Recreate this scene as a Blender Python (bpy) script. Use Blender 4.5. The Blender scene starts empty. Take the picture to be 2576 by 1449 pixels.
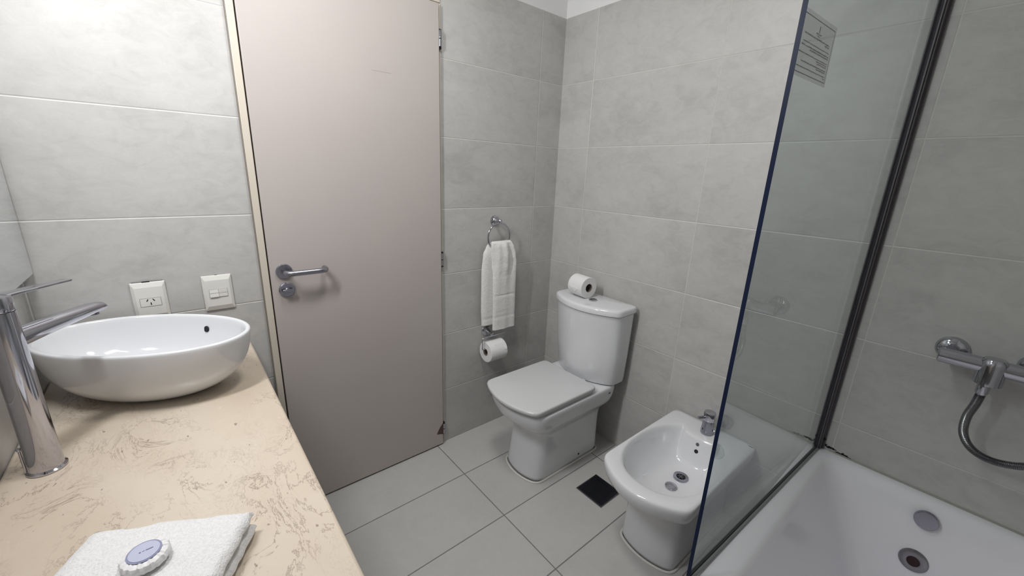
import bpy, bmesh, math, random
from mathutils import Vector, Matrix, noise
random.seed(3)
C = bpy.context.scene
PI = math.pi

# ------------------------------------------------------------------ camera, world, lights, exposure
cam_d = bpy.data.cameras.new('camera'); cam = bpy.data.objects.new('camera', cam_d)
C.collection.objects.link(cam); C.camera = cam
R0 = (0.7711880, -0.6355044, 0.0374594); R1 = (0.1467914, 0.2347719, 0.9609029); R2 = (-0.6194525, -0.7355381, 0.2743398)
cam.matrix_world = Matrix(((R0[0], R1[0], R2[0], -1.629), (R0[1], R1[1], R2[1], -1.5985), (R0[2], R1[2], R2[2], 1.3696), (0, 0, 0, 1)))
cam_d.sensor_width = 36.0; cam_d.lens = 1018.31 / 2576 * 36; cam_d.clip_start = 0.02
w = bpy.data.worlds.new('world'); C.world = w; w.use_nodes = True
w.node_tree.nodes['Background'].inputs[0].default_value = (0.9, 0.93, 1, 1)
w.node_tree.nodes['Background'].inputs[1].default_value = 0.02
vs = C.view_settings; vs.view_transform = 'Standard'; vs.look = 'None'; vs.gamma = 1; vs.use_curve_mapping = False
vs.exposure = 0.0

def area(name, loc, aim, sx, sy, power, col):
    l = bpy.data.lights.new(name, 'AREA'); l.shape = 'RECTANGLE'; l.size = sx; l.size_y = sy; l.energy = power; l.color = col
    o = bpy.data.objects.new(name, l); C.collection.objects.link(o); o.location = loc
    o.rotation_euler = (Vector(aim) - Vector(loc)).to_track_quat('-Z', 'Y').to_euler()
    return o
# lamp over the mirror (long along y) and the ceiling lamp
area('mirror_lamp_light', (-1.875, -0.66, 1.94), (-1.15, -0.44, 1.38), 0.07, 0.60, 17.2, (0.985, 0.982, 1.0))
area('ceiling_lamp_light', (-1.12, -0.72, 2.385), (-1.12, -0.72, 0), 0.26, 0.26, 9.0, (1.0, 0.98, 0.95))

# ------------------------------------------------------------------ helpers
def tag(o, label=None, cat=None, group=None, kind=None):
    if label: o['label'] = label
    if cat: o['category'] = cat
    if group: o['group'] = group
    if kind: o['kind'] = kind
    return o

def new(name, bm, mat, parent=None, smooth=True, bevel=0, sub=0, seg=2, angle=40):
    me = bpy.data.meshes.new(name)
    bmesh.ops.recalc_face_normals(bm, faces=bm.faces)
    for f in bm.faces: f.smooth = smooth
    bm.to_mesh(me); bm.free()
    o = bpy.data.objects.new(name, me); C.collection.objects.link(o)
    for m in (mat if isinstance(mat, (list, tuple)) else [mat]): me.materials.append(m)
    if parent: o.parent = parent
    if bevel:
        b = o.modifiers.new('b', 'BEVEL'); b.width = bevel; b.segments = seg; b.limit_method = 'ANGLE'; b.angle_limit = math.radians(35)
        b.harden_normals = False
    if sub:
        s = o.modifiers.new('s', 'SUBSURF'); s.levels = sub; s.render_levels = sub
    if smooth and not sub:
        me.set_sharp_from_angle(angle=math.radians(angle))
    return o

def empty(name, loc=(0, 0, 0)):
    o = bpy.data.objects.new(name, None); C.collection.objects.link(o); o.location = loc; o.empty_display_size = .05
    return o

def kids(parent):
    # children are built in world coordinates: take the parent's offset back out
    mw = Matrix.Translation(parent.location)
    for o in list(C.collection.objects):
        if o.parent == parent and not o.get('_p'):
            o.matrix_parent_inverse = mw.inverted(); o['_p'] = 1
    for o in C.collection.objects:
        if o.get('_p'): del o['_p']

def box(bm, x0, x1, y0, y1, z0, z1, M=None, mi=0):
    vs_ = [bm.verts.new((x, y, z)) for x in (x0, x1) for y in (y0, y1) for z in (z0, z1)]
    if M:
        for v in vs_: v.co = M @ v.co
    fs = []
    for idx in ((0, 1, 3, 2), (4, 6, 7, 5), (0, 4, 5, 1), (2, 3, 7, 6), (0, 2, 6, 4), (1, 5, 7, 3)):
        f = bm.faces.new([vs_[i] for i in idx]); f.material_index = mi; fs.append(f)
    return fs

def frame_to(d):
    d = Vector(d).normalized()
    return d.to_track_quat('Z', 'Y').to_matrix()

def lathe(bm, prof, loc=(0, 0, 0), axis=(0, 0, 1), n=40, sx=1, sy=1, mi=0):
    """prof: list of (radius, height) along axis"""
    Rm = frame_to(axis); L = Vector(loc); rings = []
    for r, h in prof:
        if r < 1e-6:
            rings.append([bm.verts.new(L + Rm @ Vector((0, 0, h)))])
        else:
            rings.append([bm.verts.new(L + Rm @ Vector((r * sx * math.cos(2 * PI * i / n), r * sy * math.sin(2 * PI * i / n), h))) for i in range(n)])
    for a, b in zip(rings, rings[1:]):
        for i in range(n):
            j = (i + 1) % n
            if len(a) == 1 and len(b) == 1: continue
            if len(a) == 1: f = bm.faces.new((a[0], b[i], b[j]))
            elif len(b) == 1: f = bm.faces.new((a[i], a[j], b[0]))
            else: f = bm.faces.new((a[i], a[j], b[j], b[i]))
            f.material_index = mi

def tube(bm, pts, r, n=16, closed=False, cap=True, mi=0):
    pts = [Vector(p) for p in pts]; N = len(pts); rings = []
    up = Vector((0, 0, 1)); prev = None
    for i, p in enumerate(pts):
        if closed: t = (pts[(i + 1) % N] - pts[(i - 1) % N])
        else: t = pts[min(i + 1, N - 1)] - pts[max(i - 1, 0)]
        t.normalize()
        if prev is None:
            a = t.orthogonal().normalized()
        else:
            a = prev - t * prev.dot(t)
            a = a.normalized() if a.length > 1e-6 else t.orthogonal().normalized()
        prev = a; b = t.cross(a)
        rr = r[i] if isinstance(r, (list, tuple)) else r
        rings.append([bm.verts.new(p + a * rr * math.cos(2 * PI * k / n) + b * rr * math.sin(2 * PI * k / n)) for k in range(n)])
    rng = range(N) if closed else range(N - 1)
    for i in rng:
        A, B = rings[i], rings[(i + 1) % N]
        for k in range(n):
            f = bm.faces.new((A[k], A[(k + 1) % n], B[(k + 1) % n], B[k])); f.material_index = mi
    if cap and not closed:
        bm.faces.new(rings[0]).material_index = mi; bm.faces.new(rings[-1]).material_index = mi

def spline(P, n=8):
    P = [Vector(p) for p in P]; out = []
    for i in range(len(P) - 1):
        p0 = P[max(i - 1, 0)]; p1 = P[i]; p2 = P[i + 1]; p3 = P[min(i + 2, len(P) - 1)]
        for k in range(n):
            t = k / n
            out.append(0.5 * ((2 * p1) + (p2 - p0) * t + (2 * p0 - 5 * p1 + 4 * p2 - p3) * t * t + (3 * p1 - p0 - 3 * p2 + p3) * t ** 3))
    out.append(P[-1]); return out

def loft(bm, rings, cap0=True, cap1=True, mi=0):
    V = [[bm.verts.new(p) for p in r] for r in rings]; n = len(V[0])
    for A, B in zip(V, V[1:]):
        for k in range(n):
            f = bm.faces.new((A[k], A[(k + 1) % n], B[(k + 1) % n], B[k])); f.material_index = mi
    for flag, ring in ((cap0, V[0]), (cap1, V[-1])):
        if flag:
            c = Vector((0, 0, 0))
            for v in ring: c += v.co
            cv = bm.verts.new(c / n)
            for k in range(n): bm.faces.new((ring[k], ring[(k + 1) % n], cv)).material_index = mi
    return V

def smooth_closed(P, sig, N):
    """resample a closed 2-D polyline, blur its corners by sig (metres), return N points"""
    seg = [math.dist(P[i], P[(i + 1) % len(P)]) for i in range(len(P))]; L = sum(seg); M_ = 360
    D = []; i = 0; acc = 0
    for k in range(M_):
        s = L * k / M_
        while acc + seg[i] < s: acc += seg[i]; i += 1
        t = (s - acc) / seg[i]; a = P[i]; b = P[(i + 1) % len(P)]
        D.append((a[0] + (b[0] - a[0]) * t, a[1] + (b[1] - a[1]) * t))
    h = L / M_; rad = max(1, int(2.5 * sig / h)); ws = [math.exp(-.5 * (j * h / sig) ** 2) for j in range(-rad, rad + 1)]; W_ = sum(ws)
    S = []
    for k in range(M_):
        x = sum(ws[j + rad] * D[(k + j) % M_][0] for j in range(-rad, rad + 1)) / W_
        y = sum(ws[j + rad] * D[(k + j) % M_][1] for j in range(-rad, rad + 1)) / W_
        S.append((x, y))
    return [S[int(k * M_ / N)] for k in range(N)]

def dring(z, xb, xf, bow, hw, cy, sig=.02, N=60, hb=None, zf=None):
    """outline of sanitary ware: straight back at xb, bowed front reaching xf (towards -x)"""
    hb = hb or hw
    P = [(xb, cy), (xb, cy - hb)]
    xc = xf + bow
    for k in range(13):
        t = -1 + 2 * k / 12
        P.append((xc - bow * (1 - t * t), cy + t * hw))
    P.append((xb, cy + hb))
    return [Vector((x, y, z)) for x, y in smooth_closed(P, sig, N)]

# ------------------------------------------------------------------ materials
def mat(name, col, rough=.5, metal=0, spec=.5, coat=0):
    m = bpy.data.materials.new(name); m.use_nodes = True
    b = m.node_tree.nodes['Principled BSDF']
    b.inputs['Base Color'].default_value = (*col, 1); b.inputs['Roughness'].default_value = rough
    b.inputs['Metallic'].default_value = metal; b.inputs['Specular IOR Level'].default_value = spec
    b.inputs['Coat Weight'].default_value = coat
    return m

class G:
    """small node-graph helper"""
    def __init__(s, m): s.t = m.node_tree; s.n = s.t.nodes; s.l = s.t.links; s.b = s.n.get('Principled BSDF')
    def add(s, typ, **kw):
        n = s.n.new(typ)
        for k, v in kw.items(): setattr(n, k, v)
        return n
    def math(s, op, a, b=None, c=None, clamp=False):
        n = s.n.new('ShaderNodeMath'); n.operation = op; n.use_clamp = clamp
        for i, v in enumerate((a, b, c)):
            if v is None: continue
            if hasattr(v, 'is_linked') or hasattr(v, 'links'): s.l.new(v, n.inputs[i])
            else: n.inputs[i].default_value = v
        return n.outputs[0]
    def noise(s, vec, scale, detail=4, rough=.5, dist=0):
        n = s.n.new('ShaderNodeTexNoise'); n.inputs['Scale'].default_value = scale; n.inputs['Detail'].default_value = detail
        n.inputs['Roughness'].default_value = rough; n.inputs['Distortion'].default_value = dist
        s.l.new(vec, n.inputs['Vector']); return n.outputs['Fac']
    def ramp(s, fac, stops):
        n = s.n.new('ShaderNodeValToRGB'); e = n.color_ramp.elements
        while len(e) < len(stops): e.new(.5)
        for k, (p, c) in enumerate(stops): e[k].position = p; e[k].color = (*c, 1) if len(c) == 3 else c
        s.l.new(fac, n.inputs[0]); return n.outputs[0]
    def mix(s, fac, a, b, mode='MIX'):
        n = s.n.new('ShaderNodeMix'); n.data_type = 'RGBA'; n.blend_type = mode
        for sock, v in ((n.inputs['Factor'], fac), (n.inputs['A'], a), (n.inputs['B'], b)):
            pass
        fi, ai, bi = n.inputs[0], n.inputs[6], n.inputs[7]
        for sock, v in ((fi, fac), (ai, a), (bi, b)):
            if hasattr(v, 'links'): s.l.new(v, sock)
            elif isinstance(v, tuple): sock.default_value = (*v, 1)
            else: sock.default_value = v
        return n.outputs[2]
    def bump(s, h, strength, dist, prev=None):
        n = s.n.new('ShaderNodeBump'); n.inputs['Strength'].default_value = strength; n.inputs['Distance'].default_value = dist
        s.l.new(h, n.inputs['Height'])
        if prev: s.l.new(prev, n.inputs['Normal'])
        return n.outputs[0]

def line_mask(g, coord, off, period, width):
    """1 on a joint of the given width, 0 elsewhere"""
    a = g.math('SUBTRACT', coord, off)
    a = g.math('DIVIDE', a, period)
    a = g.math('FRACT', a)
    a = g.math('SUBTRACT', a, .5); a = g.math('ABSOLUTE', a); a = g.math('SUBTRACT', .5, a)
    a = g.math('MULTIPLY', a, period / width)
    return g.math('SUBTRACT', 1.0, a, clamp=True)

def tile_mat(name, axes, offs, periods, base, joint, jw=.0028, rough=.42, vary=.085, jstrength=.8, bumpd=.0015):
    m = mat(name, base, rough); g = G(m)
    pos = g.add('ShaderNodeNewGeometry').outputs['Position']
    sep = g.add('ShaderNodeSeparateXYZ'); g.l.new(pos, sep.inputs[0])
    m1 = line_mask(g, sep.outputs[axes[0]], offs[0], periods[0], jw)
    m2 = line_mask(g, sep.outputs[axes[1]], offs[1], periods[1], jw)
    M_ = g.math('MAXIMUM', m1, m2)
    # per-tile shade
    cells = []
    for ax, of, pe in zip(axes, offs, periods):
        cells.append(g.math('FLOOR', g.math('DIVIDE', g.math('SUBTRACT', sep.outputs[ax], of), pe)))
    cmb = g.add('ShaderNodeCombineXYZ'); g.l.new(cells[0], cmb.inputs[0]); g.l.new(cells[1], cmb.inputs[1])
    wn = g.add('ShaderNodeTexWhiteNoise'); g.l.new(cmb.outputs[0], wn.inputs['Vector'])
    off = g.add('ShaderNodeVectorMath', operation='MULTIPLY_ADD'); g.l.new(wn.outputs['Color'], off.inputs[0])
    off.inputs[1].default_value = (5, 5, 5); g.l.new(pos, off.inputs[2])
    st = g.add('ShaderNodeMapping'); g.l.new(off.outputs[0], st.inputs[0]); st.inputs['Scale'].default_value = (1.0, 1.0, 1.7); st.inputs['Rotation'].default_value = (.5, .5, 0)
    n1 = g.noise(st.outputs[0], 3.2, 5, .6, .4); n2 = g.noise(st.outputs[0], 17, 6, .7, .8); n3 = g.noise(st.outputs[0], 110, 3, .6)
    f = g.math('ADD', g.math('MULTIPLY', n1, .5), g.math('MULTIPLY', n2, .5))
    lo = tuple(c * (1 - vary * 1.6) for c in base); hi = tuple(min(1, c * (1 + vary)) for c in base)
    col = g.ramp(f, [(.36, lo), (.5, base), (.64, hi)])
    # fine streaks of the stone look
    n4 = g.noise(st.outputs[0], 9, 8, .75, 1.5)
    streak = g.ramp(n4, [(.47, (0, 0, 0)), (.5, (1, 1, 1)), (.53, (0, 0, 0))])
    col = g.mix(g.math('MULTIPLY', streak, .10), col, tuple(c * .72 for c in base))
    tint = g.math('MULTIPLY', g.math('SUBTRACT', wn.outputs['Value'], .5), .05)
    tint = g.math('ADD', tint, 1.0)
    hsv = g.add('ShaderNodeHueSaturation'); g.l.new(col, hsv.inputs['Color']); g.l.new(tint, hsv.inputs['Value'])
    col = g.mix(g.math('MULTIPLY', M_, jstrength), hsv.outputs[0], joint)
    g.l.new(col, g.b.inputs['Base Color'])
    h = g.math('SUBTRACT', g.math('MULTIPLY', n2, .25), M_)
    bp = g.bump(h, .8, bumpd); bp = g.bump(n3, .12, .0008, bp)
    g.l.new(bp, g.b.inputs['Normal'])
    return m

V1, Z0 = -0.205, 0.3026
WALLC = (.495, .49, .475)
M_wallA = tile_mat('tile_wall_x', (0, 2), (-0.1582, Z0), (0.60, 0.30), WALLC, (.70, .69, .66), jw=.0028)
M_wallB = tile_mat('tile_wall_y', (1, 2), (V1, Z0), (0.60, 0.30), WALLC, (.70, .69, .66), jw=.0028)
M_floor = tile_mat('tile_floor', (0, 1), (-0.7508, -0.262), (0.60, 0.30), (.52, .515, .50), (.085, .085, .095), jw=.0034, rough=.38, vary=.03, jstrength=.95)
M_paint = mat('white_paint', (.80, .80, .80), .6)
M_door = mat('door_paint', (.47, .425, .405), .42)
M_frame = mat('door_frame_paint', (.60, .55, .47), .4)
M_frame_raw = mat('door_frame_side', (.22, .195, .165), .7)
M_ceram = mat('white_ceramic', (.74, .75, .77), .09, spec=.5, coat=.3)
M_ceram_seat = mat('seat_plastic', (.62, .63, .635), .22)
M_tub = mat('tub_enamel', (.86, .85, .89), .16, spec=.5)
M_chrome = mat('chrome', (.50, .50, .545), .08, 1)
M_chrome_d = mat('dull_chrome', (.27, .265, .28), .26, 1)
M_steel = mat('brushed_steel', (.36, .36, .41), .26, 1)
M_alu = mat('grey_aluminium', (.115, .108, .115), .5, .4)
M_black = mat('black', (.006, .006, .010), .5)
M_grate = mat('dark_grate', (.012, .013, .020), .35, .3)
M_plate = mat('ivory_plastic', (.74, .73, .69), .32)
M_silic = mat('white_sealant', (.72, .71, .68), .5)
M_mould = mat('mould', (.015, .015, .02), .8)
M_hole = mat('dark_hole', (.004, .004, .006), .7)
M_card = mat('cardboard', (.16, .13, .11), .9)
M_paper = mat('tissue_paper', (.78, .78, .78), .95); g = G(M_paper)
tc = g.add('ShaderNodeTexCoord').outputs['Object']; g.l.new(g.bump(g.noise(tc, 420, 2), .35, .0006), g.b.inputs['Normal'])

def terry(name, sc, col):
    m = mat(name, col, .95); g = G(m)
    tc = g.add('ShaderNodeTexCoord').outputs['Object']
    n1 = g.noise(tc, sc, 3, .6); n2 = g.noise(tc, sc * .28, 3, .5)
    b = g.bump(n1, .9, .0022); b = g.bump(n2, .5, .003, b); g.l.new(b, g.b.inputs['Normal'])
    c = g.ramp(n1, [(.3, tuple(k * .86 for k in col)), (.6, col)])
    g.l.new(c, g.b.inputs['Base Color'])
    g.b.inputs['Sheen Weight'].default_value = .3
    return m
M_terry = terry('terry_cloth', 330, (.86, .86, .86))
M_terry2 = terry('terry_cloth_hanging', 260, (.82, .81, .79))

# beige marble
M_marble = mat('beige_marble', (.62, .52, .42), .22); g = G(M_marble)
pos = g.add('ShaderNodeNewGeometry').outputs['Position']
mp = g.add('ShaderNodeMapping'); g.l.new(pos, mp.inputs[0]); mp.inputs['Rotation'].default_value = (0, 0, .7); mp.inputs['Scale'].default_value = (1.4, .75, 1)
n1 = g.noise(mp.outputs[0], 2.6, 5, .55); base = g.ramp(n1, [(.3, (.595, .50, .40)), (.5, (.65, .565, .46)), (.7, (.69, .62, .515))])
n2 = g.noise(mp.outputs[0], 6.5, 9, .68, 1.1)
vein = g.ramp(n2, [(.484, (0, 0, 0)), (.4995, (1, 1, 1)), (.513, (0, 0, 0))])
gate = g.ramp(g.noise(mp.outputs[0], 5.0, 3), [(.40, (0, 0, 0)), (.58, (1, 1, 1))])
v1 = g.math('MULTIPLY', g.math('MULTIPLY', vein, gate), .75)
c = g.mix(v1, base, (.24, .175, .13))
n3 = g.noise(mp.outputs[0], 15, 7, .7, 2.2)
vein2 = g.ramp(n3, [(.49, (0, 0, 0)), (.5, (1, 1, 1)), (.51, (0, 0, 0))])
gate2 = g.ramp(g.noise(mp.outputs[0], 11, 2), [(.45, (0, 0, 0)), (.64, (1, 1, 1))])
c = g.mix(g.math('MULTIPLY', g.math('MULTIPLY', vein2, gate2), .6), c, (.30, .22, .17))
spots = g.ramp(g.noise(mp.outputs[0], 38, 2, .5), [(.71, (0, 0, 0)), (.76, (1, 1, 1))])
c = g.mix(g.math('MULTIPLY', spots, .45), c, (.80, .70, .58))
dk = g.ramp(g.noise(mp.outputs[0], 60, 1, .5), [(.765, (0, 0, 0)), (.79, (1, 1, 1))])
c = g.mix(g.math('MULTIPLY', dk, .6), c, (.16, .11, .09))
g.l.new(c, g.b.inputs['Base Color'])

def pane_mat(name, tint, refl=1.0):
    """a thin clear sheet: what is not reflected passes straight through, tinted"""
    m = bpy.data.materials.new(name); m.use_nodes = True; t = m.node_tree; t.nodes.clear()
    o = t.nodes.new('ShaderNodeOutputMaterial'); mx = t.nodes.new('ShaderNodeMixShader')
    tr = t.nodes.new('ShaderNodeBsdfTransparent'); gl = t.nodes.new('ShaderNodeBsdfGlossy')
    ge = t.nodes.new('ShaderNodeNewGeometry'); dt = t.nodes.new('ShaderNodeVectorMath'); dt.operation = 'DOT_PRODUCT'
    t.links.new(ge.outputs['Normal'], dt.inputs[0]); t.links.new(ge.outputs['Incoming'], dt.inputs[1])
    def mth(op, a, b=None):
        n = t.nodes.new('ShaderNodeMath'); n.operation = op
        for i, v in enumerate((a, b)):
            if v is None: continue
            if hasattr(v, 'links'): t.links.new(v, n.inputs[i])
            else: n.inputs[i].default_value = v
        return n.outputs[0]
    k = mth('SUBTRACT', 1.0, mth('ABSOLUTE', dt.outputs['Value'])); fr = mth('ADD', mth('MULTIPLY', mth('POWER', k, 5.0), .96), .04)
    gl.inputs['Roughness'].default_value = .0; tr.inputs['Color'].default_value = (*tint, 1)
    gl.inputs['Color'].default_value = (refl, refl, refl, 1)
    t.links.new(fr, mx.inputs[0]); t.links.new(tr.outputs[0], mx.inputs[1]); t.links.new(gl.outputs[0], mx.inputs[2]); t.links.new(mx.outputs[0], o.inputs[0])
    return m
M_glass = pane_mat('clear_glass', (.80, .832, .825))
M_edge = mat('glass_edge', (.010, .017, .045), .35, spec=.15)
M_mirror = mat('mirror_silver', (.86, .88, .89), .0, 1)
M_film = bpy.data.materials.new('sticker_film'); M_film.use_nodes = True
t_ = M_film.node_tree; t_.nodes.clear(); o_ = t_.nodes.new('ShaderNodeOutputMaterial'); mx = t_.nodes.new('ShaderNodeMixShader')
tr = t_.nodes.new('ShaderNodeBsdfTransparent'); df = t_.nodes.new('ShaderNodeBsdfDiffuse'); df.inputs[0].default_value = (.60, .58, .62, 1)
mx.inputs[0].default_value = .22; t_.links.new(tr.outputs[0], mx.inputs[1]); t_.links.new(df.outputs[0], mx.inputs[2]); t_.links.new(mx.outputs[0], o_.inputs[0])
M_ink = mat('ink', (.02, .02, .03), .7); M_ink_r = mat('red_ink', (.20, .06, .06), .7)

# ------------------------------------------------------------------ the room
XL, YB, HC = -1.965, -2.06, 2.40
def wall(name, x0, x1, y0, y1, z0, z1, m):
    bm = bmesh.new(); box(bm, x0, x1, y0, y1, z0, z1); return tag(new(name, bm, m, smooth=False), kind='structure')
ZT = 2.1026
DX0, DX1, DZ = -1.4235, -.7075, 2.012          # opening in the door wall
bm = bmesh.new()
box(bm, XL - .1, DX0, 0, .1, 0, ZT); box(bm, DX1, .1, 0, .1, 0, ZT); box(bm, DX0, DX1, 0, .1, DZ, ZT)
wa = tag(new('wall_back', bm, M_wallA, smooth=False), kind='structure')
wall('wall_right', 0, .1, YB - .1, 0, 0, ZT, M_wallB)
wall('wall_left', XL - .1, XL, YB - .1, 0, 0, ZT, M_wallB)
wall('wall_front', XL - .1, .1, YB - .1, YB, 0, ZT, M_wallA)
bm = bmesh.new()
for a in ((XL - .1, .1, 0, .1), (0, .1, YB - .1, 0), (XL - .1, XL, YB - .1, 0), (XL - .1, .1, YB - .1, YB)):
    box(bm, *a, ZT, HC)
tag(new('wall_upper', bm, M_paint, smooth=False), kind='structure')
wall('floor', XL - .1, .1, YB - .1, .1, -.1, 0, M_floor)
wall('ceiling', XL - .1, .1, YB - .1, .1, HC, HC + .1, M_paint)

# door: frame is setting, leaf with its furniture is door_1
bm = bmesh.new()
box(bm, DX0 + .0, -1.402, -.012, .1, 0, 1.99); box(bm, -.7125, DX1 - .0, -.004, .1, 0, 1.99); box(bm, DX0, DX1, -.004, .1, 1.992, DZ)
box(bm, -.7165, -.7125, .006, .1, 0, 1.99)
fr = tag(new('trim_1', bm, M_frame, smooth=False, bevel=.0025), kind='structure')
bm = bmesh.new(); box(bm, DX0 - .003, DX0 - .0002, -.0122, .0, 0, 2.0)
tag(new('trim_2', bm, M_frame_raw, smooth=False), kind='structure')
bm = bmesh.new(); box(bm, -1.398, -.7215, -.017, .022, .008, 1.985)
door = tag(new('door_1', bm, M_door, smooth=False, bevel=.0012), kind='structure')
# door surface: faint mottling and one thin scratch of its own
g = G(M_door); pos = g.add('ShaderNodeNewGeometry').outputs['Position']
n = g.noise(pos, 2.2, 3); cc = g.ramp(n, [(.35, (.465, .42, .40)), (.65, (.48, .44, .415))]); g.l.new(cc, g.b.inputs['Base Color'])
g.l.new(g.bump(g.noise(pos, 240, 2), .08, .0005), g.b.inputs['Normal'])
bm = bmesh.new(); box(bm, -1.0, -.925, -.0173, -.0168, 0, .0012, Matrix.Translation((0, 0, 1.706)) @ Matrix.Rotation(.0, 4, 'Y'))
new('door_scratch', bm, mat('scratch', (.36, .32, .30), .6), door, smooth=False)
# lever
hx, hz, fy = -1.3555, 1.0035, -.017
bm = bmesh.new(); lathe(bm, [(0, 0), (.0255, 0), (.0265, .002), (.0265, .006), (.0245, .0085), (.012, .009), (.0115, .016), (0, .016)], (hx, fy, hz), (0, -1, 0), 48)
ros = new('handle_rose', bm, M_steel, door)
pts = [(hx, fy - .008, hz), (hx, fy - .03, hz), (hx + .002, fy - .040, hz), (hx + .007, fy - .048, hz), (hx + .016, fy - .053, hz), (hx + .03, fy - .055, hz), (hx + .08, fy - .055, hz), (hx + .108, fy - .055, hz), (hx + .120, fy - .052, hz), (hx + .128, fy - .045, hz), (hx + .131, fy - .034, hz), (hx + .131, fy - .016, hz)]
bm = bmesh.new(); tube(bm, spline(pts, 5), .0095, 20); new('door_handle', bm, M_steel, door)
lz = .936; lx = -1.3525
bm = bmesh.new(); lathe(bm, [(0, 0), (.0255, 0), (.0265, .002), (.0265, .006), (.0235, .0095), (0, .0095)], (lx, fy, lz), (0, -1, 0), 48)
lk = new('lock_rose', bm, M_steel, door)
bm = bmesh.new(); lathe(bm, [(0, 0), (.009, 0), (.009, .008), (0, .008)], (lx, fy - .009, lz), (0, -1, 0), 24); box(bm, lx - .017, lx + .017, fy - .026, fy - .014, lz - .0055, lz + .0055)
new('thumb_turn', bm, M_steel, door, bevel=.002)
for i, z in enumerate((1.866, .978, .093)):
    bm = bmesh.new()
    lathe(bm, [(0, 0), (.0042, 0), (.0042, .028), (0, .028)], (-.7165, -.016, z + .001), (0, 0, 1), 16)
    lathe(bm, [(0, 0), (.0042, 0), (.0042, .026), (0, .026)], (-.7165, -.016, z - .028), (0, 0, 1), 16)
    hg = new('hinge', bm, M_chrome, door)
    bm = bmesh.new(); box(bm, -.7215, -.7085, -.0125, -.002, z - .036, z + .034)
    new('hinge_recess', bm, M_black, door, smooth=False)
bm = bmesh.new()
vs_ = [bm.verts.new(p) for p in [(-.7225, -.0176, .128), (-.7225, -.0176, .062), (-.734, -.0176, .068), (-.757, -.0176, .074), (-.752, -.0176, .088), (-.738, -.0176, .11)]]
bm.faces.new(vs_); r = bmesh.ops.extrude_face_region(bm, geom=bm.faces[:]); bmesh.ops.translate(bm, vec=(0, .001, 0), verts=[v for v in r['geom'] if isinstance(v, bmesh.types.BMVert)])
new('chipped_patch', bm, mat('bare_wood', (.09, .055, .045), .8), door, smooth=False)

# ------------------------------------------------------------------ vanity counter
CZ, CX, CY1 = .761, -1.481, -1.50
bm = bmesh.new()
box(bm, XL + .001, CX - .0, CY1, -.001, CZ - .03, CZ)
box(bm, CX - .022, CX, CY1, -.001, CZ - .13, CZ - .031)
ct = new('vanity_counter', bm, M_marble, bevel=.006, seg=3)
tag(ct, 'beige veined marble vanity counter with rounded front edge along the mirror wall', 'counter')

# ------------------------------------------------------------------ vessel sink
SX, SY, SZ = -1.730, -.218, .925
RX, RY, RA = .250, .1525, -.592
def ell(s, z, inset=0, n=72, p=2.05):
    out = []
    for k in range(n):
        a = 2 * PI * k / n; c, s_ = math.cos(a), math.sin(a)
        c = math.copysign(abs(c) ** (2 / p), c); s_ = math.copysign(abs(s_) ** (2 / p), s_)
        x, y = (RX * s - inset) * c, (RY * s - inset) * s_
        out.append(Vector((SX + x * math.cos(RA) - y * math.sin(RA), SY + x * math.sin(RA) + y * math.cos(RA), z)))
    return out
H = SZ - CZ
sink = empty('vessel_sink', (SX, SY, CZ))
tag(sink, 'white oval ceramic vessel basin standing on the beige marble counter', 'sink')
bm = bmesh.new(); rings = []
for t, s in ((0.004, .40), (.004, .46), (.02, .52), (.08, .63), (.18, .745), (.32, .85), (.48, .92), (.66, .965), (.84, .99), (.95, 1.0), (.985, .998)):
    rings.append(ell(s, CZ + t * H))
rings.append(ell(.997, SZ, .004)); rings.append(ell(.997, SZ, .009)); rings.append(ell(.997, SZ - .004, .0135))
for t, s in ((.88, .985), (.72, .95), (.54, .88), (.40, .78), (.30, .64), (.235, .46), (.21, .26), (.205, .12)):
    rings.append(ell(s, CZ + t * H, .014))
loft(bm, rings); new('basin', bm, M_ceram, sink, sub=1)
# overflow hole: dark disc let into the inner wall
OV = (-1.6035, -.155, .885)
bm = bmesh.new(); nrm = Vector((SX - OV[0], (SY - OV[1]), .03)).normalized()
lathe(bm, [(0, 0), (.0085, 0), (.009, -.001), (.009, -.004), (0, -.004)], Vector(OV), nrm, 24); new('overflow_hole', bm, M_hole, sink)
bm = bmesh.new(); lathe(bm, [(0, 0), (.02, 0), (.021, .003), (.014, .006), (0, .007)], (SX, SY, CZ + .205 * H), (0, 0, 1), 28); new('sink_drain', bm, M_chrome, sink)
kids(sink)

# ------------------------------------------------------------------ tall basin mixer
TX, TY = -1.899, -.487; DZc = (.7071, .7071, 0)
tap = empty('basin_mixer', (TX, TY, CZ)); tag(tap, 'tall chrome single lever basin mixer standing beside the white vessel basin', 'tap')
bm = bmesh.new(); lathe(bm, [(0, 0), (.0285, 0), (.0295, .0015), (.0295, .004), (.027, .006), (.0255, .0075), (.0245, .05), (.0235, .16), (.0233, .333), (0, .333)], (TX, TY, CZ), (0, 0, 1), 64)
new('mixer_body', bm, M_chrome, tap)
bm = bmesh.new(); lathe(bm, [(0, .334), (.0232, .334), (.0236, .3355), (.0236, .359), (.0222, .3615), (0, .3625)], (TX, TY, CZ), (0, 0, 1), 64)
hd = new('mixer_head', bm, M_chrome, tap)
Md = Matrix.Translation((TX, TY, 0)) @ Matrix.Rotation(PI / 2 - .592, 4, 'Z')
def barloft(bm, secs, n=24, p=3.2):
    rg = []
    for x, z, hy, hz_ in secs:
        r = []
        for k in range(n):
            a = 2 * PI * k / n; c, s_ = math.cos(a), math.sin(a)
            r.append(Md @ Vector((x, hy * math.copysign(abs(c) ** (2 / p), c), z + hz_ * math.copysign(abs(s_) ** (2 / p), s_))))
        rg.append(r)
    loft(bm, rg)
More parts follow.
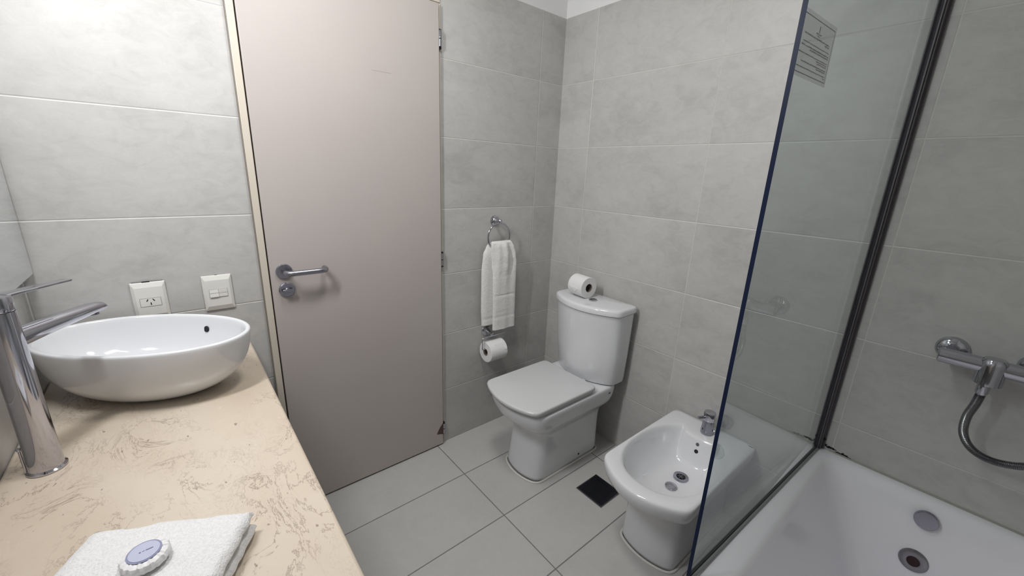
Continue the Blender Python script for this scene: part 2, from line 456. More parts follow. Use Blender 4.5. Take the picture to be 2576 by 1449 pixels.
bm = bmesh.new(); barloft(bm, [(.012, 1.1205, .014, .003), (.03, 1.1205, .014, .003), (.06, 1.1195, .0125, .0027), (.137, 1.1175, .011, .0022), (.1405, 1.1175, .0095, .0012)], p=6)
new('mixer_lever', bm, M_chrome, tap)
bm = bmesh.new(); barloft(bm, [(.010, 1.037, .0175, .0175), (.03, 1.0375, .0175, .0175), (.10, 1.040, .0175, .015), (.175, 1.042, .017, .0115), (.195, 1.0415, .016, .009), (.2015, 1.0385, .0135, .005)], p=2.6)
new('mixer_spout', bm, M_chrome, tap)
bm = bmesh.new(); e = Md @ Vector((.178, 0, 1.0325)); lathe(bm, [(0, 0), (.0095, 0), (.0095, -.006), (.008, -.007), (0, -.007)], e, (0, 0, 1), 24); new('aerator', bm, M_chrome_d, tap)
bm = bmesh.new(); tube(bm, [(TX - .027, TY - .004, CZ), (TX - .027, TY - .004, CZ + .055)], .002, 10)
lathe(bm, [(0, -.004), (.003, -.003), (.0042, 0), (.003, .003), (0, .004)], (TX - .027, TY - .004, CZ + .058), (0, 0, 1), 16); new('waste_rod', bm, M_chrome, tap)
kids(tap)

# ------------------------------------------------------------------ mirror
mir = empty('wall_mirror', (XL, -.9, 1.06)); tag(mir, 'large frameless wall mirror above the marble counter, at the left edge of the photo', 'mirror')
bm = bmesh.new(); box(bm, -1.9375, -1.934, -1.75, -.012, 1.068, 1.90); new('mirror_glass', bm, M_mirror, mir, smooth=False)
bm = bmesh.new(); box(bm, -1.964, -1.938, -1.70, -.05, 1.09, 1.87); new('backing', bm, M_black, mir, smooth=False)
kids(mir)

# ------------------------------------------------------------------ lamps (housings of the lights above)
lb = empty('mirror_lamp', (-1.93, -.66, 1.93)); tag(lb, 'long wall lamp above the mirror', 'lamp')
bm = bmesh.new(); box(bm, -1.964, -1.905, -.97, -.35, 1.935, 1.985); new('lamp_body', bm, M_alu, lb, smooth=False, bevel=.003); kids(lb)
cl = empty('ceiling_lamp', (-1.12, -.72, 2.395)); tag(cl, 'square white ceiling lamp', 'lamp')
bm = bmesh.new(); box(bm, -1.27, -.97, -.87, -.57, 2.388, 2.3995); new('lamp_body', bm, M_paint, cl, smooth=False, bevel=.003); kids(cl)

# ------------------------------------------------------------------ socket and switch
def plate(bm, cx, cz, w_, h_, t, M=Matrix()):
    # plate with a raised, chamfered face
    for a, b, y0, y1 in ((w_ / 2, h_ / 2, 0, -t * .5),):
        ring0 = [(-a, 0, -b), (a, 0, -b), (a, 0, b), (-a, 0, b)]
        ring1 = [(x, -t * .45, z) for x, _, z in ring0]
        ring2 = [(x * .80, -t, z * .74) for x, _, z in ring0]
        V = [[bm.verts.new(M @ Vector(p)) for p in r] for r in (ring0, ring1, ring2)]
        for A, B in zip(V, V[1:]):
            for k in range(4): bm.faces.new((A[k], A[(k + 1) % 4], B[(k + 1) % 4], B[k]))
        bm.faces.new(V[0]); bm.faces.new(V[2])
def wallplate(name, label, cx, cz, tilt, w_=.080, h_=.1165):
    t = empty(name, (cx, 0, cz)); tag(t, label, 'socket' if 'socket' in name else 'switch')
    M = Matrix.Translation((cx, -.001, cz)) @ Matrix.Rotation(tilt, 4, 'X')
    bm = bmesh.new(); plate(bm, cx, cz, w_, h_, .010, M); new('cover_plate', bm, M_plate, t, smooth=False, bevel=.0012)
    return t, M
sk, M = wallplate('wall_socket', 'ivory wall socket plate with three slots, standing off the wall above the basin', -1.719, .9545, .03)
bm = bmesh.new(); box(bm, -.0245, .0245, -.0104, -.0096, -.016, .010, M); new('seam', bm, mat('seam', (.10, .10, .09), .6), sk, smooth=False)
bm = bmesh.new(); box(bm, -.0238, .0238, -.0112, -.0096, -.0153, .0093, M); ins = new('socket_insert', bm, M_plate, sk, smooth=False)
for dx, dz, rot, hh in ((-.0072, .0035, .5, .0042), (.0072, .0035, -.5, .0042), (0, -.0075, 0, .0042)):
    bm = bmesh.new(); box(bm, -.0012, .0012, -.0115, -.0100, -hh, hh * .9, M @ Matrix.Translation((dx, 0, dz)) @ Matrix.Rotation(rot, 4, 'Y')); new('slot', bm, M_hole, sk, smooth=False)
bm = bmesh.new(); box(bm, -.036, .036, -.0018, .0, .0575, .0592, M); box(bm, -.012, .006, -.0045, -.001, .057, .0605, M); new('gap', bm, M_hole, sk, smooth=False)
kids(sk)
sw, M = wallplate('light_switch', 'ivory light switch plate with two rockers between the socket and the door', -1.5505, .9535, .0)
bm = bmesh.new(); box(bm, -.0245, .0245, -.0104, -.0096, -.013, .013, M); new('seam', bm, mat('seam_dark', (.08, .08, .075), .6), sw, smooth=False)
for dx in (-1, 1):
    bm = bmesh.new()
    Mr = M @ Matrix.Translation((dx * .0121, -.0102, 0)) @ Matrix.Rotation(-.16 if dx < 0 else 0, 4, 'X')
    box(bm, -.0118, .0118, -.0022, .001, .0006, .0125, Mr); box(bm, -.0118, .0118, -.0022, .001, -.0125, -.0004, Mr)
    new('rocker', bm, M_plate, sw, smooth=False)
bm = bmesh.new(); box(bm, -.004, .004, -.0025, 0, .0578, .0592, M); new('notch', bm, M_hole, sw, smooth=False)
kids(sw)

# ------------------------------------------------------------------ towel ring and towel
rg = empty('towel_ring', (-.413, 0, 1.14)); tag(rg, 'chrome towel ring on the wall right of the door', 'towel ring')
bm = bmesh.new(); lathe(bm, [(0, 0), (.0255, 0), (.0262, .002), (.0255, .005), (.020, .008), (.015, .013), (.0105, .022), (.0085, .034), (.0095, .038), (.0105, .042), (.0105, .050), (.007, .054), (0, .055)], (-.413, 0, 1.139), (0, -1, 0), 36); new('rosette', bm, M_chrome, rg)
RC = Vector((-.417, -.047, 1.066)); rr = .066
bm = bmesh.new(); tube(bm, [RC + Vector((rr * math.cos(a), -.004 * math.sin(a) * 0, rr * math.sin(a))) for a in [2 * PI * k / 64 for k in range(64)]], .0042, 12, closed=True); new('ring', bm, M_chrome, rg)
kids(rg)

def cloth_lobe(bm, secs, N=64, th=.011):
    """secs: (z, x_left, x_right, y_center, thickness, wave amp, phase)"""
    rings = []
    for z, xl, xr, yc, t, amp, ph in secs:
        r = []
        for k in range(N):
            u = k / N
            if u < .5: q = u * 2; side = -1
            else: q = 2 - u * 2; side = 1
            x = xl + (xr - xl) * q
            edge = max(0.0, 1 - abs(2 * q - 1) ** 6) ** .5
            y = yc + amp * math.sin(q * 9.0 + ph) + amp * .5 * math.sin(q * 17 + ph * 2.1) + side * t * .5 * edge
            r.append(Vector((x, y, z)))
        rings.append(r)
    loft(bm, rings)
def interp(keys, n):
    out = []
    for k in range(n + 1):
        z = keys[0][0] + (keys[-1][0] - keys[0][0]) * k / n
        for a, b in zip(keys, keys[1:]):
            if (a[0] >= z >= b[0]) or (a[0] <= z <= b[0]):
                t = (z - a[0]) / (b[0] - a[0]); t = t * t * (3 - 2 * t)
                out.append([z] + [a[i] + (b[i] - a[i]) * t for i in range(1, len(a))]); break
    return out
tw = empty('hand_towel', (-.40, -.05, 1.045)); tag(tw, 'white terry hand towel hanging from the chrome towel ring', 'towel')
bm = bmesh.new()
front = interp([(1.046, -.468, -.352, -.055, .012, .001, .3), (1.040, -.470, -.348, -.058, .030, .003, .3), (1.02, -.470, -.340, -.064, .030, .007, .5), (.98, -.468, -.328, -.066, .028, .010, .6), (.93, -.462, -.318, -.064, .026, .008, .8), (.87, -.458, -.314, -.062, .024, .003, 1.0), (.78, -.456, -.312, -.060, .024, .001, 1.1), (.70, -.453, -.310, -.059, .024, .001, 1.2), (.586, -.450, -.306, -.057, .021, .002, 1.3)], 60)
for s in front:
    z = s[0]
    if .652 < z < .658 or .686 < z < .691 or abs(z - .773) < .004: s[4] -= .006
    if .658 < z < .686: s[4] -= .002
cloth_lobe(bm, front)
back = interp([(1.036, -.470, -.38, -.038, .018, .002, .3), (1.02, -.482, -.37, -.036, .026, .003, .5), (.98, -.498, -.36, -.033, .026, .003, .9), (.90, -.504, -.35, -.030, .024, .003, 1.0), (.70, -.503, -.35, -.028, .024, .002, 1.2), (.612, -.498, -.35, -.028, .022, .002, 1.2)], 50)
for s in back:
    z = s[0]
    if .672 < z < .678 or .645 < z < .650: s[4] -= .006
    if z > 1.0: pass
cloth_lobe(bm, back)
o = new('towel_cloth', bm, M_terry2, tw)
kids(tw)

# ------------------------------------------------------------------ toilet roll maker
def roll(name, label, loc, axis, r, ln, rcore=.020, flap=None, group=None):
    t = empty(name, loc); tag(t, label, 'toilet roll')
    A = Vector(axis).normalized(); L = Vector(loc)
    bm = bmesh.new()
    lathe(bm, [(rcore, -ln / 2), (r - .002, -ln / 2), (r, -ln / 2 + .002), (r, ln / 2 - .002), (r - .002, ln / 2), (rcore, ln / 2), (rcore, -ln / 2)], loc, axis, 56)
    new('paper', bm, M_paper, t)
    bm = bmesh.new()
    lathe(bm, [(rcore, -ln / 2), (rcore - .0012, -ln / 2), (rcore - .0012, ln / 2), (rcore, ln / 2)], loc, axis, 40); new('cardboard_core', bm, M_card, t)
    return t
def flap(t, pts, nrm, th=.0012):
    bm = bmesh.new(); n = Vector(nrm).normalized() * th
    a = [bm.verts.new(Vector(p)) for p in pts]; b = [bm.verts.new(Vector(p) + n) for p in pts]
    bm.faces.new(a); bm.faces.new(b)
    for i in range(len(a)): bm.faces.new((a[i], a[(i + 1) % len(a)], b[(i + 1) % len(a)], b[i]))
    new('folded_end', bm, M_paper, t, smooth=False)

# holder on the door wall
hd = empty('toilet_paper_holder', (-.452, 0, .572)); tag(hd, 'chrome toilet paper holder under the hanging hand towel', 'paper holder')
bm = bmesh.new(); lathe(bm, [(0, 0), (.027, 0), (.028, .002), (.027, .005), (.0225, .007), (.0225, .010), (.019, .011), (.0185, .015), (.015, .017), (.0145, .022), (.011, .026), (.0095, .034), (.008, .052), (.0095, .055), (.0095, .060), (.006, .064), (0, .065)], (-.452, 0, .566), (0, -1, 0), 36); new('rosette', bm, M_chrome, hd)
HY = -.064
bm = bmesh.new()
tube(bm, spline([(-.375, HY, .560), (-.44, HY, .560), (-.500, HY, .560), (-.5135, HY, .557), (-.5165, HY, .545), (-.5165, HY, .512), (-.5165, HY, .500), (-.510, HY, .4955), (-.49, HY, .4955), (-.43, HY, .4955), (-.376, HY, .4955), (-.372, HY, .500), (-.372, HY, .508)], 6), .0028, 12); new('wire_arm', bm, M_chrome, hd)
kids(hd)
r1 = roll('toilet_roll', 'white toilet roll hanging on the chrome holder below the hand towel', (-.4455, HY, .4795), (1, 0, 0), .0535, .104, .019)
def cyl(xc, a, r=.0545): return (xc, HY - r * math.cos(a), .4795 + r * math.sin(a))
flap(r1, [cyl(-.470, .95, .0542), cyl(-.396, .95, .0542), cyl(-.398, .35, .0555), cyl(-.404, .22, .0556)], (0, -1, .6))
kids(r1)

# ------------------------------------------------------------------ toilet
TYc = -.403
wc = empty('toilet', (-.31, TYc, 0)); tag(wc, 'white close coupled toilet with closed lid in the corner', 'toilet')
bm = bmesh.new(); K = []
for z, xb, xf, bow, hw, sg in ((0, -.092, -.556, .032, .117, .024), (.01, -.092, -.554, .032, .116, .024), (.10, -.092, -.540, .030, .112, .024), (.19, -.092, -.528, .030, .111, .024), (.232, -.092, -.526, .030, .113, .024),
                               (.258, -.090, -.540, .035, .124, .024), (.283, -.085, -.575, .045, .147, .026), (.305, -.078, -.607, .05, .164, .026), (.33, -.072, -.625, .05, .172, .024), (.36, -.070, -.634, .05, .176, .022), (.385, -.070, -.636, .05, .177, .020), (.394, -.074, -.633, .05, .174, .020), (.397, -.080, -.627, .05, .168, .020)):
    K.append(dring(z, xb, xf, bow, hw, TYc, sg))
loft(bm, K); new('pan', bm, M_ceram, wc, sub=1)
# sealant bead round the foot
bm = bmesh.new(); tube(bm, [Vector((p.x, p.y, .003)) for p in dring(0, -.090, -.557, .032, .118, TYc, .024, 90)], .0050, 8, closed=True); new('sealant_bead', bm, M_silic, wc)
# seat and lid
def slab(rings_):
    bm = bmesh.new(); loft(bm, rings_); return bm
SYc = TYc + .001
bm = slab([dring(z, -.232, -.652 + i, .050, .172 - i, SYc, .017, 72) for z, i in ((.399, .008), (.401, .004), (.408, .004), (.4095, .007))]); new('seat', bm, M_ceram_seat, wc)
bm = slab([dring(z, -.226 - i, -.660 + i, .050, .1745 - i, SYc, .017, 72) for z, i in ((.4105, .006), (.4125, .002), (.416, .0), (.424, .0), (.4275, .0015), (.4293, .004), (.43, .008))]); new('lid', bm, M_ceram_seat, wc)
for s in (-1, 1):
    bm = bmesh.new(); lathe(bm, [(0, 0), (.012, 0), (.012, .016), (.010, .018), (0, .018)], (-.212, SYc + s * .075, .397), (0, 0, 1), 20)
    new('lid_hinge', bm, M_ceram_seat, wc)
# tank: narrower at the foot, bowed front
TC = -.407
bm = bmesh.new(); K = []
for z, xf, hw in ((.400, -.188, .172), (.404, -.198, .180), (.43, -.206, .184), (.55, -.216, .190), (.70, -.224, .1945), (.758, -.227, .196)):
    K.append(dring(z, -.028, xf, .075, hw, TC, .016, 64))
loft(bm, K); new('tank', bm, M_ceram, wc, bevel=0)
bm = bmesh.new(); K = []
for z, i in ((.7605, .010), (.7605, .003), (.764, .0), (.782, .0), (.7885, .003), (.7915, .009), (.7925, .018)):
    K.append(dring(z, -.022 - i * .3, -.235 + i, .075, .2005 - i, TC, .012, 72))
loft(bm, K); new('tank_lid', bm, M_ceram, wc)
bm = bmesh.new(); box(bm, -.165, -.04, TC - .15, TC + .15, .757, .7615); new('tank_gap', bm, M_black, wc, smooth=False)
bm = bmesh.new(); lathe(bm, [(0, 0), (.0205, 0), (.0205, .004), (.018, .006), (.0165, .005)], (-.128, -.425, .792), (0, 0, 1), 36)
fb = new('flush_button', bm, M_chrome, wc)
bm = bmesh.new(); lathe(bm, [(0, .0), (.0162, 0), (.0162, .0055), (.013, .008), (0, .009)], (-.128, -.425, .792), (0, 0, 1), 36); new('button_cap', bm, M_chrome_d, wc)
bm = bmesh.new(); lathe(bm, [(0, 0), (.0055, 0), (.0055, .003), (0, .003)], (-.245, TYc - .1135, .035), (0, -1, 0), 20); new('fixing_hole', bm, M_hole, wc)
bm = bmesh.new(); lathe(bm, [(0, 0), (.008, 0), (.0078, .0015), (.0052, .0022), (.005, 0)], (-.245, TYc - .1138, .035), (0, -1, 0), 20); new('fixing_collar', bm, M_ceram, wc)
bm = bmesh.new(); box(bm, -.136, -.124, TYc - .1785, TYc - .172, .3615, .3665); new('maker_mark', bm, mat('grey_mark', (.08, .08, .1), .6), wc, smooth=False)
kids(wc)

# roll on the tank
ax = Vector((-.10, -1, -.0)).normalized()
r2 = roll('toilet_roll', 'white toilet roll lying on its side on top of the toilet tank', (-.122, -.345, .8450), ax, .0520, .096, .021)
def cyl2(y, a, r=.0527): return (-.122 - r * math.cos(a), y, .8450 + r * math.sin(a))
flap(r2, [cyl2(-.302, .35), cyl2(-.388, .35), cyl2(-.372, -.05, .0540), cyl2(-.345, -.40, .0550), cyl2(-.318, -.05, .0540)], (-1, 0, .1))
kids(r2)

# ------------------------------------------------------------------ bidet
BY = -1.022
bd = empty('bidet', (-.25, BY, 0)); tag(bd, 'white floor standing bidet between the toilet and the glass screen', 'bidet')
def bring(z, a, b, cx, xp, N=120):
    """basin outline with the tap platform pushing in from the back"""
    out = []
    for k in range(N):
        th = 2 * PI * k / N; c, s_ = math.cos(th), math.sin(th); p = 2.35
        c = math.copysign(abs(c) ** (2 / p), c); s_ = math.copysign(abs(s_) ** (2 / p), s_)
        x = cx + a * c; y = BY + b * s_
        dy = abs(y - BY); t = min(1, max(0, (dy - .060) / .050)); t = t * t * (3 - 2 * t)
        lim = xp + (dy / .09) ** 2 * .012 + t * .10
        # soft minimum
        kk = .005; h = max(kk - abs(x - lim), 0) / kk
        x = min(x, lim) - h * h * kk * .25
        out.append(Vector((x, y, z)))
    return out
def bout(z, xb, xf, bow, hw, sg=.02):
    r = dring(z, xb, xf, bow, hw, BY, sg, 360)
    # re-order by angle around the basin centre so that outer and inner rings correspond
    res = []
    for k in range(120):
        th = 2 * PI * k / 120; c, s_ = math.cos(th), math.sin(th); p = 2.35
        c = math.copysign(abs(c) ** (2 / p), c); s_ = math.copysign(abs(s_) ** (2 / p), s_)
        tgt = math.atan2(.165 * s_, .22 * c); best = min(r, key=lambda q: abs((math.atan2(q.y - BY, q.x + .31) - tgt + PI) % (2 * PI) - PI)); res.append(best.copy())
    return res
bm = bmesh.new(); K = []
for z, xb, xf, bow, hw, sg in ((0, -.004, -.468, .030, .112, .02), (.01, -.004, -.467, .030, .112, .02), (.10, -.004, -.462, .030, .108, .02), (.20, -.004, -.468, .032, .107, .02), (.245, -.004, -.485, .036, .114, .022),
                               (.275, -.004, -.525, .05, .135, .022), (.297, -.004, -.568, .065, .156, .022), (.315, -.004, -.592, .075, .167, .02), (.34, -.004, -.602, .078, .171, .018), (.362, -.004, -.604, .078, .172, .016), (.373, -.004, -.601, .078, .170, .016), (.378, -.006, -.595, .077, .166, .016)):
    K.append(bout(z, xb, xf, bow, hw, sg))
K.append(bring(.3775, .232, .160, -.312, -.128)); K.append(bring(.372, .225, .154, -.312, -.134))
K.append(bring(.352, .217, .146, -.312, -.142)); K.append(bring(.32, .204, .135, -.312, -.152)); K.append(bring(.285, .180, .118, -.310, -.163))
K.append(bring(.258, .140, .092, -.306, -.176)); K.append(bring(.246, .09, .062, -.300, -.21)); K.append(bring(.243, .03, .02, -.295, -.2))
loft(bm, K); new('bowl', bm, M_ceram, bd, sub=1)
bm = bmesh.new(); tube(bm, [Vector((p.x, p.y, .003)) for p in dring(0, -.006, -.469, .03, .113, BY, .02, 90)], .0050, 8, closed=True); new('sealant_bead', bm, M_silic, bd)
bm = bmesh.new(); lathe(bm, [(.0, -.002), (.0155, -.002), (.017, .002), (.027, .004), (.028, .001), (.028, -.004)], (-.245, BY - .004, .2475), (0, 0, 1), 36); dr = new('drain_ring', bm, M_steel, bd)
bm = bmesh.new(); lathe(bm, [(0, 0), (.0155, 0), (.0155, .0016), (0, .0016)], (-.245, BY - .004, .2462), (0, 0, 1), 28); dh = new('drain_hole', bm, M_hole, dr)
bm = bmesh.new()
for k in range(3):
    a = k * PI / 3; box(bm, -.013, .013, -.0012, .0012, 0, .0022, Matrix.Translation((-.245, BY - .004, .2476)) @ Matrix.Rotation(a, 4, 'Z'))
new('drain_cross', bm, M_chrome_d, dr, smooth=False)
bm = bmesh.new(); lathe(bm, [(0, .0075), (.008, .007), (.009, .0045), (.018, .004), (.0215, .002), (.022, -.001), (.0, -.002)], (-.322, BY - .006, .2485), (0, 0, 1), 32); new('plug', bm, M_chrome, bd)
bm = bmesh.new(); lathe(bm, [(0, 0), (.0075, 0), (.0075, -.004), (0, -.004)], (-.1525, BY - .006, .3235), (-1, 0, .35), 20); new('overflow_hole', bm, M_hole, bd)
bm = bmesh.new(); lathe(bm, [(0, 0), (.0065, 0), (.0065, -.004), (0, -.004)], (-.1437, BY - .003, .350), (-1, 0, .35), 20); new('spray_hole', bm, mat('grey_hole', (.10, .10, .11), .5), bd)
bm = bmesh.new(); box(bm, -.028, -.024, BY - .162, BY - .146, .3775, .3788); new('maker_mark', bm, mat('grey_mark2', (.08, .08, .1), .6), bd, smooth=False)
kids(bd)
# bidet tap
BX, BYt = -.078, BY - .0035
bt = empty('bidet_tap', (BX, BYt, .378)); tag(bt, 'short chrome bidet tap with a tilted lever', 'tap')
bm = bmesh.new(); lathe(bm, [(0, 0), (.0235, 0), (.0243, .002), (.0238, .01), (.0215, .05), (.0205, .058), (0, .058)], (BX, BYt, .3775), (0, 0, 1), 44)
new('tap_body', bm, M_steel, bt)
bm = bmesh.new(); lathe(bm, [(0, .059), (.0215, .059), (.0225, .061), (.0225, .092), (.021, .095), (0, .0965)], (BX, BYt, .3775), (.0, .0, 1), 44); new('tap_head', bm, M_chrome, bt)
bm = bmesh.new(); tube(bm, [(BX - .012, BYt + .010, .450), (BX - .040, BYt + .026, .4495)], .0062, 16); new('lever', bm, M_steel, bt)
for dx, dy in ((-.020, .013), (.002, -.024)):
    bm = bmesh.new(); lathe(bm, [(0, 0), (.004, .001), (.004, .004), (0, .005)], (BX + dx, BYt + dy, .398), (dx, dy, 0), 14)
    new('screw', bm, M_chrome, bt)
kids(bt)

# ------------------------------------------------------------------ floor drain
fd = empty('floor_drain', (-.326, -.714, 0)); tag(fd, 'square dark slotted floor drain with metal rim', 'drain')
x0, x1, y0, y1 = -.397, -.256, -.785, -.643
bm = bmesh.new()
for a in ((x0, x1, y0, y0 + .005), (x0, x1, y1 - .005, y1), (x0, x0 + .005, y0 + .005, y1 - .005), (x1 - .005, x1, y0 + .005, y1 - .005)): box(bm, *a, 0, .0035)
new('rim', bm, M_chrome_d, fd, smooth=False)
bm = bmesh.new(); box(bm, x0 + .005, x1 - .005, y0 + .005, y1 - .005, .0, .0012); gr = new('sump', bm, M_hole, fd, smooth=False)
bm = bmesh.new(); n = 11
for a in ((x0 + .006, x1 - .006, y0 + .006, y0 + .020), (x0 + .006, x1 - .006, y1 - .020, y1 - .006), (x0 + .006, x0 + .018, y0 + .02, y1 - .02), (x1 - .018, x1 - .006, y0 + .02, y1 - .02)): box(bm, *a, .0012, .003)
for k in range(n):
    x = x0 + .018 + (x1 - x0 - .036) * (k + .5) / n
    box(bm, x - .0023, x + .0023, y0 + .02, y1 - .02, .0012, .003)
new('grate', bm, M_grate, fd, smooth=False)
kids(fd)

# ------------------------------------------------------------------ bathtub
RZ, TY0, TY1, TXL = .487, -1.337, -2.055, -1.455
tub = empty('bathtub', (-.75, -1.70, 0)); tag(tub, 'white built-in bathtub beyond the glass screen', 'bathtub')
def rrect(z, x0, x1, y0, y1, sg, N=96, zb=None):
    P = [((x0 + x1) / 2, y1), (x0, y1), (x0, y0), (x1, y0), (x1, y1)]
    # ring starts at the middle of the y1 side
    return [Vector((x, y, z)) for x, y in smooth_closed(P, sg, N)]
bm = bmesh.new(); K = [rrect(RZ - .045, TXL, -.001, TY1, TY0, .003), rrect(RZ - .010, TXL, -.001, TY1, TY0, .003), rrect(RZ - .003, TXL + .003, -.001, TY1 + .003, TY0 - .003, .004), rrect(RZ, TXL + .012, -.0015, TY1 + .010, TY0 - .012, .008),
      rrect(RZ + .000, TXL + .05, -.018, TY1 + .05, TY0 - .050, .03), rrect(RZ - .003, TXL + .062, -.026, TY1 + .058, TY0 - .060, .036), rrect(RZ - .012, TXL + .075, -.036, TY1 + .065, TY0 - .069, .04), rrect(RZ - .03, TXL + .09, -.045, TY1 + .07, TY0 - .076, .042),
      rrect(RZ - .09, TXL + .13, -.060, TY1 + .085, TY0 - .108, .045), rrect(RZ - .18, TXL + .20, -.082, TY1 + .105, TY0 - .150, .05), rrect(RZ - .27, TXL + .27, -.105, TY1 + .13, TY0 - .195, .055),
      rrect(RZ - .34, TXL + .34, -.135, TY1 + .16, TY0 - .232, .06), rrect(RZ - .375, TXL + .42, -.19, TY1 + .20, TY0 - .27, .065), rrect(RZ - .385, TXL + .55, -.30, TY1 + .28, TY0 - .34, .06)]
loft(bm, K, cap0=False); new('tub_shell', bm, M_tub, tub)
bm = bmesh.new(); box(bm, TXL + .01, -.001, TY0 - .02, TY0 - .006, 0, RZ - .030); box(bm, TXL + .01, TXL + .024, TY1 + .002, TY0 - .02, 0, RZ - .03)
new('tub_panel', bm, mat('tub_panel_tile', (.25, .25, .255), .4), tub, smooth=False)
en = Vector((-1, 0, .22))
bm = bmesh.new(); lathe(bm, [(0, .010), (.024, .009), (.027, .005), (.0275, 0), (.022, -.004)], (-.0585, -1.6575, .436), en, 40); new('overflow_cap', bm, M_steel, tub)
bm = bmesh.new(); lathe(bm, [(.0, .002), (.0135, .002), (.0145, .007), (.017, .008), (.030, .005), (.033, 0), (.03, -.004)], (-.0830, -1.6615, .306), en, 40); wo = new('waste_ring', bm, M_chrome_d, tub)
bm = bmesh.new(); lathe(bm, [(0, .0065), (.0138, .0062), (.0138, .001), (0, .001)], (-.0830, -1.6615, .306), en, 28); new('waste_hole', bm, mat('dark_red_hole', (.03, .008, .012), .7), wo)
kids(tub)
# sealant and mould where the tub meets the wall
bm = bmesh.new()
tube(bm, [(-.001, -1.40, RZ + .001), (-.001, -2.04, RZ + .001)], .0035, 8)
tube(bm, [(-.001, -1.345, RZ + .001), (-.001, -1.30, RZ + .001)], .002, 8)
tag(new('sealant_line', bm, mat('aged_sealant', (.36, .35, .32), .6)), 'aged grey sealant bead where the bathtub meets the tiled wall', 'sealant')
bm = bmesh.new()
for y, z, ry, rz_ in ((-1.392, .4985, .007, .003), (-1.400, .5005, .008, .0035), (-1.409, .499, .006, .0025), (-1.385, .5035, .004, .003), (-1.424, .4935, .011, .0018), (-1.441, .494, .010, .0022), (-1.452, .491, .007, .0013), (-1.434, .497, .004, .003), (-1.328, .501, .010, .002), (-1.342, .498, .008, .0018)):
    for k in range(1):
        vs_ = []
        for i in range(12):
            a = 2 * PI * i / 12; q = 1 + .35 * math.sin(3 * a + y * 90)
            vs_.append(bm.verts.new((-.0008, y + ry * q * math.cos(a), z + rz_ * q * math.sin(a))))
        f = bm.faces.new(vs_); r = bmesh.ops.extrude_face_region(bm, geom=[f]); bmesh.ops.translate(bm, vec=(-.0008, 0, 0), verts=[v for v in r['geom'] if isinstance(v, bmesh.types.BMVert)])
tag(new('mould_stain', bm, M_mould, smooth=False), 'black mould spots at the foot of the glass screen', 'stain', kind='stuff')

# ------------------------------------------------------------------ glass screen
P0 = Vector((0, -1.3640, 0)); P1 = Vector((-.8355, -1.3260, 0)); dgl = (P1 - P0); Lg = dgl.length; ang = math.atan2(dgl.y, dgl.x)
Mg = Matrix.Translation(P0) @ Matrix.Rotation(ang, 4, 'Z')       # local +x runs from the wall along the glass, +y is towards the tub (-y world)
gs = empty('glass_screen', (-.4, -1.345, RZ)); tag(gs, 'clear glass bath screen standing on the bathtub rim', 'shower screen')
GZ0, GZ1 = RZ + .005, 2.0
bm = bmesh.new(); box(bm, .012, Lg, -.004, .004, GZ0, GZ1, Mg)
bm.faces.ensure_lookup_table()
for f in bm.faces: f.material_index = 0 if abs((Mg.to_3x3().inverted() @ f.normal).y) > .9 else 1
for f in bm.faces:
    f.normal_update(); n_ = Mg.to_3x3().inverted() @ f.normal
    f.material_index = 0 if abs(n_.y) > .9 else 1
new('glass_pane', bm, [M_glass, M_edge], gs, smooth=False)
bm = bmesh.new()
for y0_, y1_ in ((-.0085, -.0045), (.0045, .0085)): box(bm, .0015, .026, y0_, y1_, RZ + .002, GZ1, Mg)
box(bm, .0015, .005, -.0085, .019, RZ + .002, GZ1, Mg)
box(bm, .005, .020, .0085, .0125, RZ + .002, GZ1, Mg)
new('wall_profile', bm, M_alu, gs, smooth=False, bevel=.0007)
bm = bmesh.new(); box(bm, .026, Lg, -.0045, .0045, RZ + .0010, GZ0, Mg); new('bottom_gasket', bm, M_black, gs, smooth=False)
bm = bmesh.new(); box(bm, .026, Lg, .0047, .0105, RZ + .0005, RZ + .0065, Mg); new('bottom_strip', bm, mat('strip_grey', (.26, .26, .27), .4, .3), gs, smooth=False, bevel=.0012)
bm = bmesh.new(); lathe(bm, [(0, 0), (.0055, 0), (.005, .002), (0, .0025)], Mg @ Vector((.0055, .015, RZ + .038)), (-1, 0, 0), 16); new('screw', bm, M_black, gs)
for z in (RZ + .05, 1.845):
    bm = bmesh.new(); lathe(bm, [(0, 0), (.005, 0), (.0045, .002), (0, .0028)], Mg @ Vector((.014, -.0085, z)), (0, 1, 0), 16); new('screw', bm, M_black, gs)
kids(gs)

# notice stuck to the far face of the glass (seen from behind, so mirrored)
nt = empty('notice', (-.78, -1.33, 1.58)); tag(nt, 'small transparent printed notice stuck high on the glass screen', 'notice')
Yn = -.0046
def gp(s, z, y=Yn): return Mg @ Vector((s, y, z))
S0, S1, NZ0, NZ1 = .6910, .8240, 1.530, 1.640
NZ0, NZ1 = 1.547, 1.631
def gbox(bm, s0, s1, z0, z1, y0=Yn - .0006, y1=Yn - .0003): box(bm, s0, s1, y0, y1, z0, z1, Mg)
S0, S1 = .675, .8255
bm = bmesh.new(); gbox(bm, S0 - .004, S1 + .004, NZ0 - .006, NZ1 + .006, Yn - .0003, Yn); new('film', bm, M_film, nt, smooth=False)
bm = bmesh.new()
gbox(bm, S0, S1, NZ1 - .0012, NZ1); gbox(bm, S0, S1, NZ0, NZ0 + .0012); gbox(bm, S0, S0 + .0010, NZ0, NZ1); gbox(bm, S1 - .0010, S1, NZ0, NZ1)
new('border', bm, M_ink, nt, smooth=False)
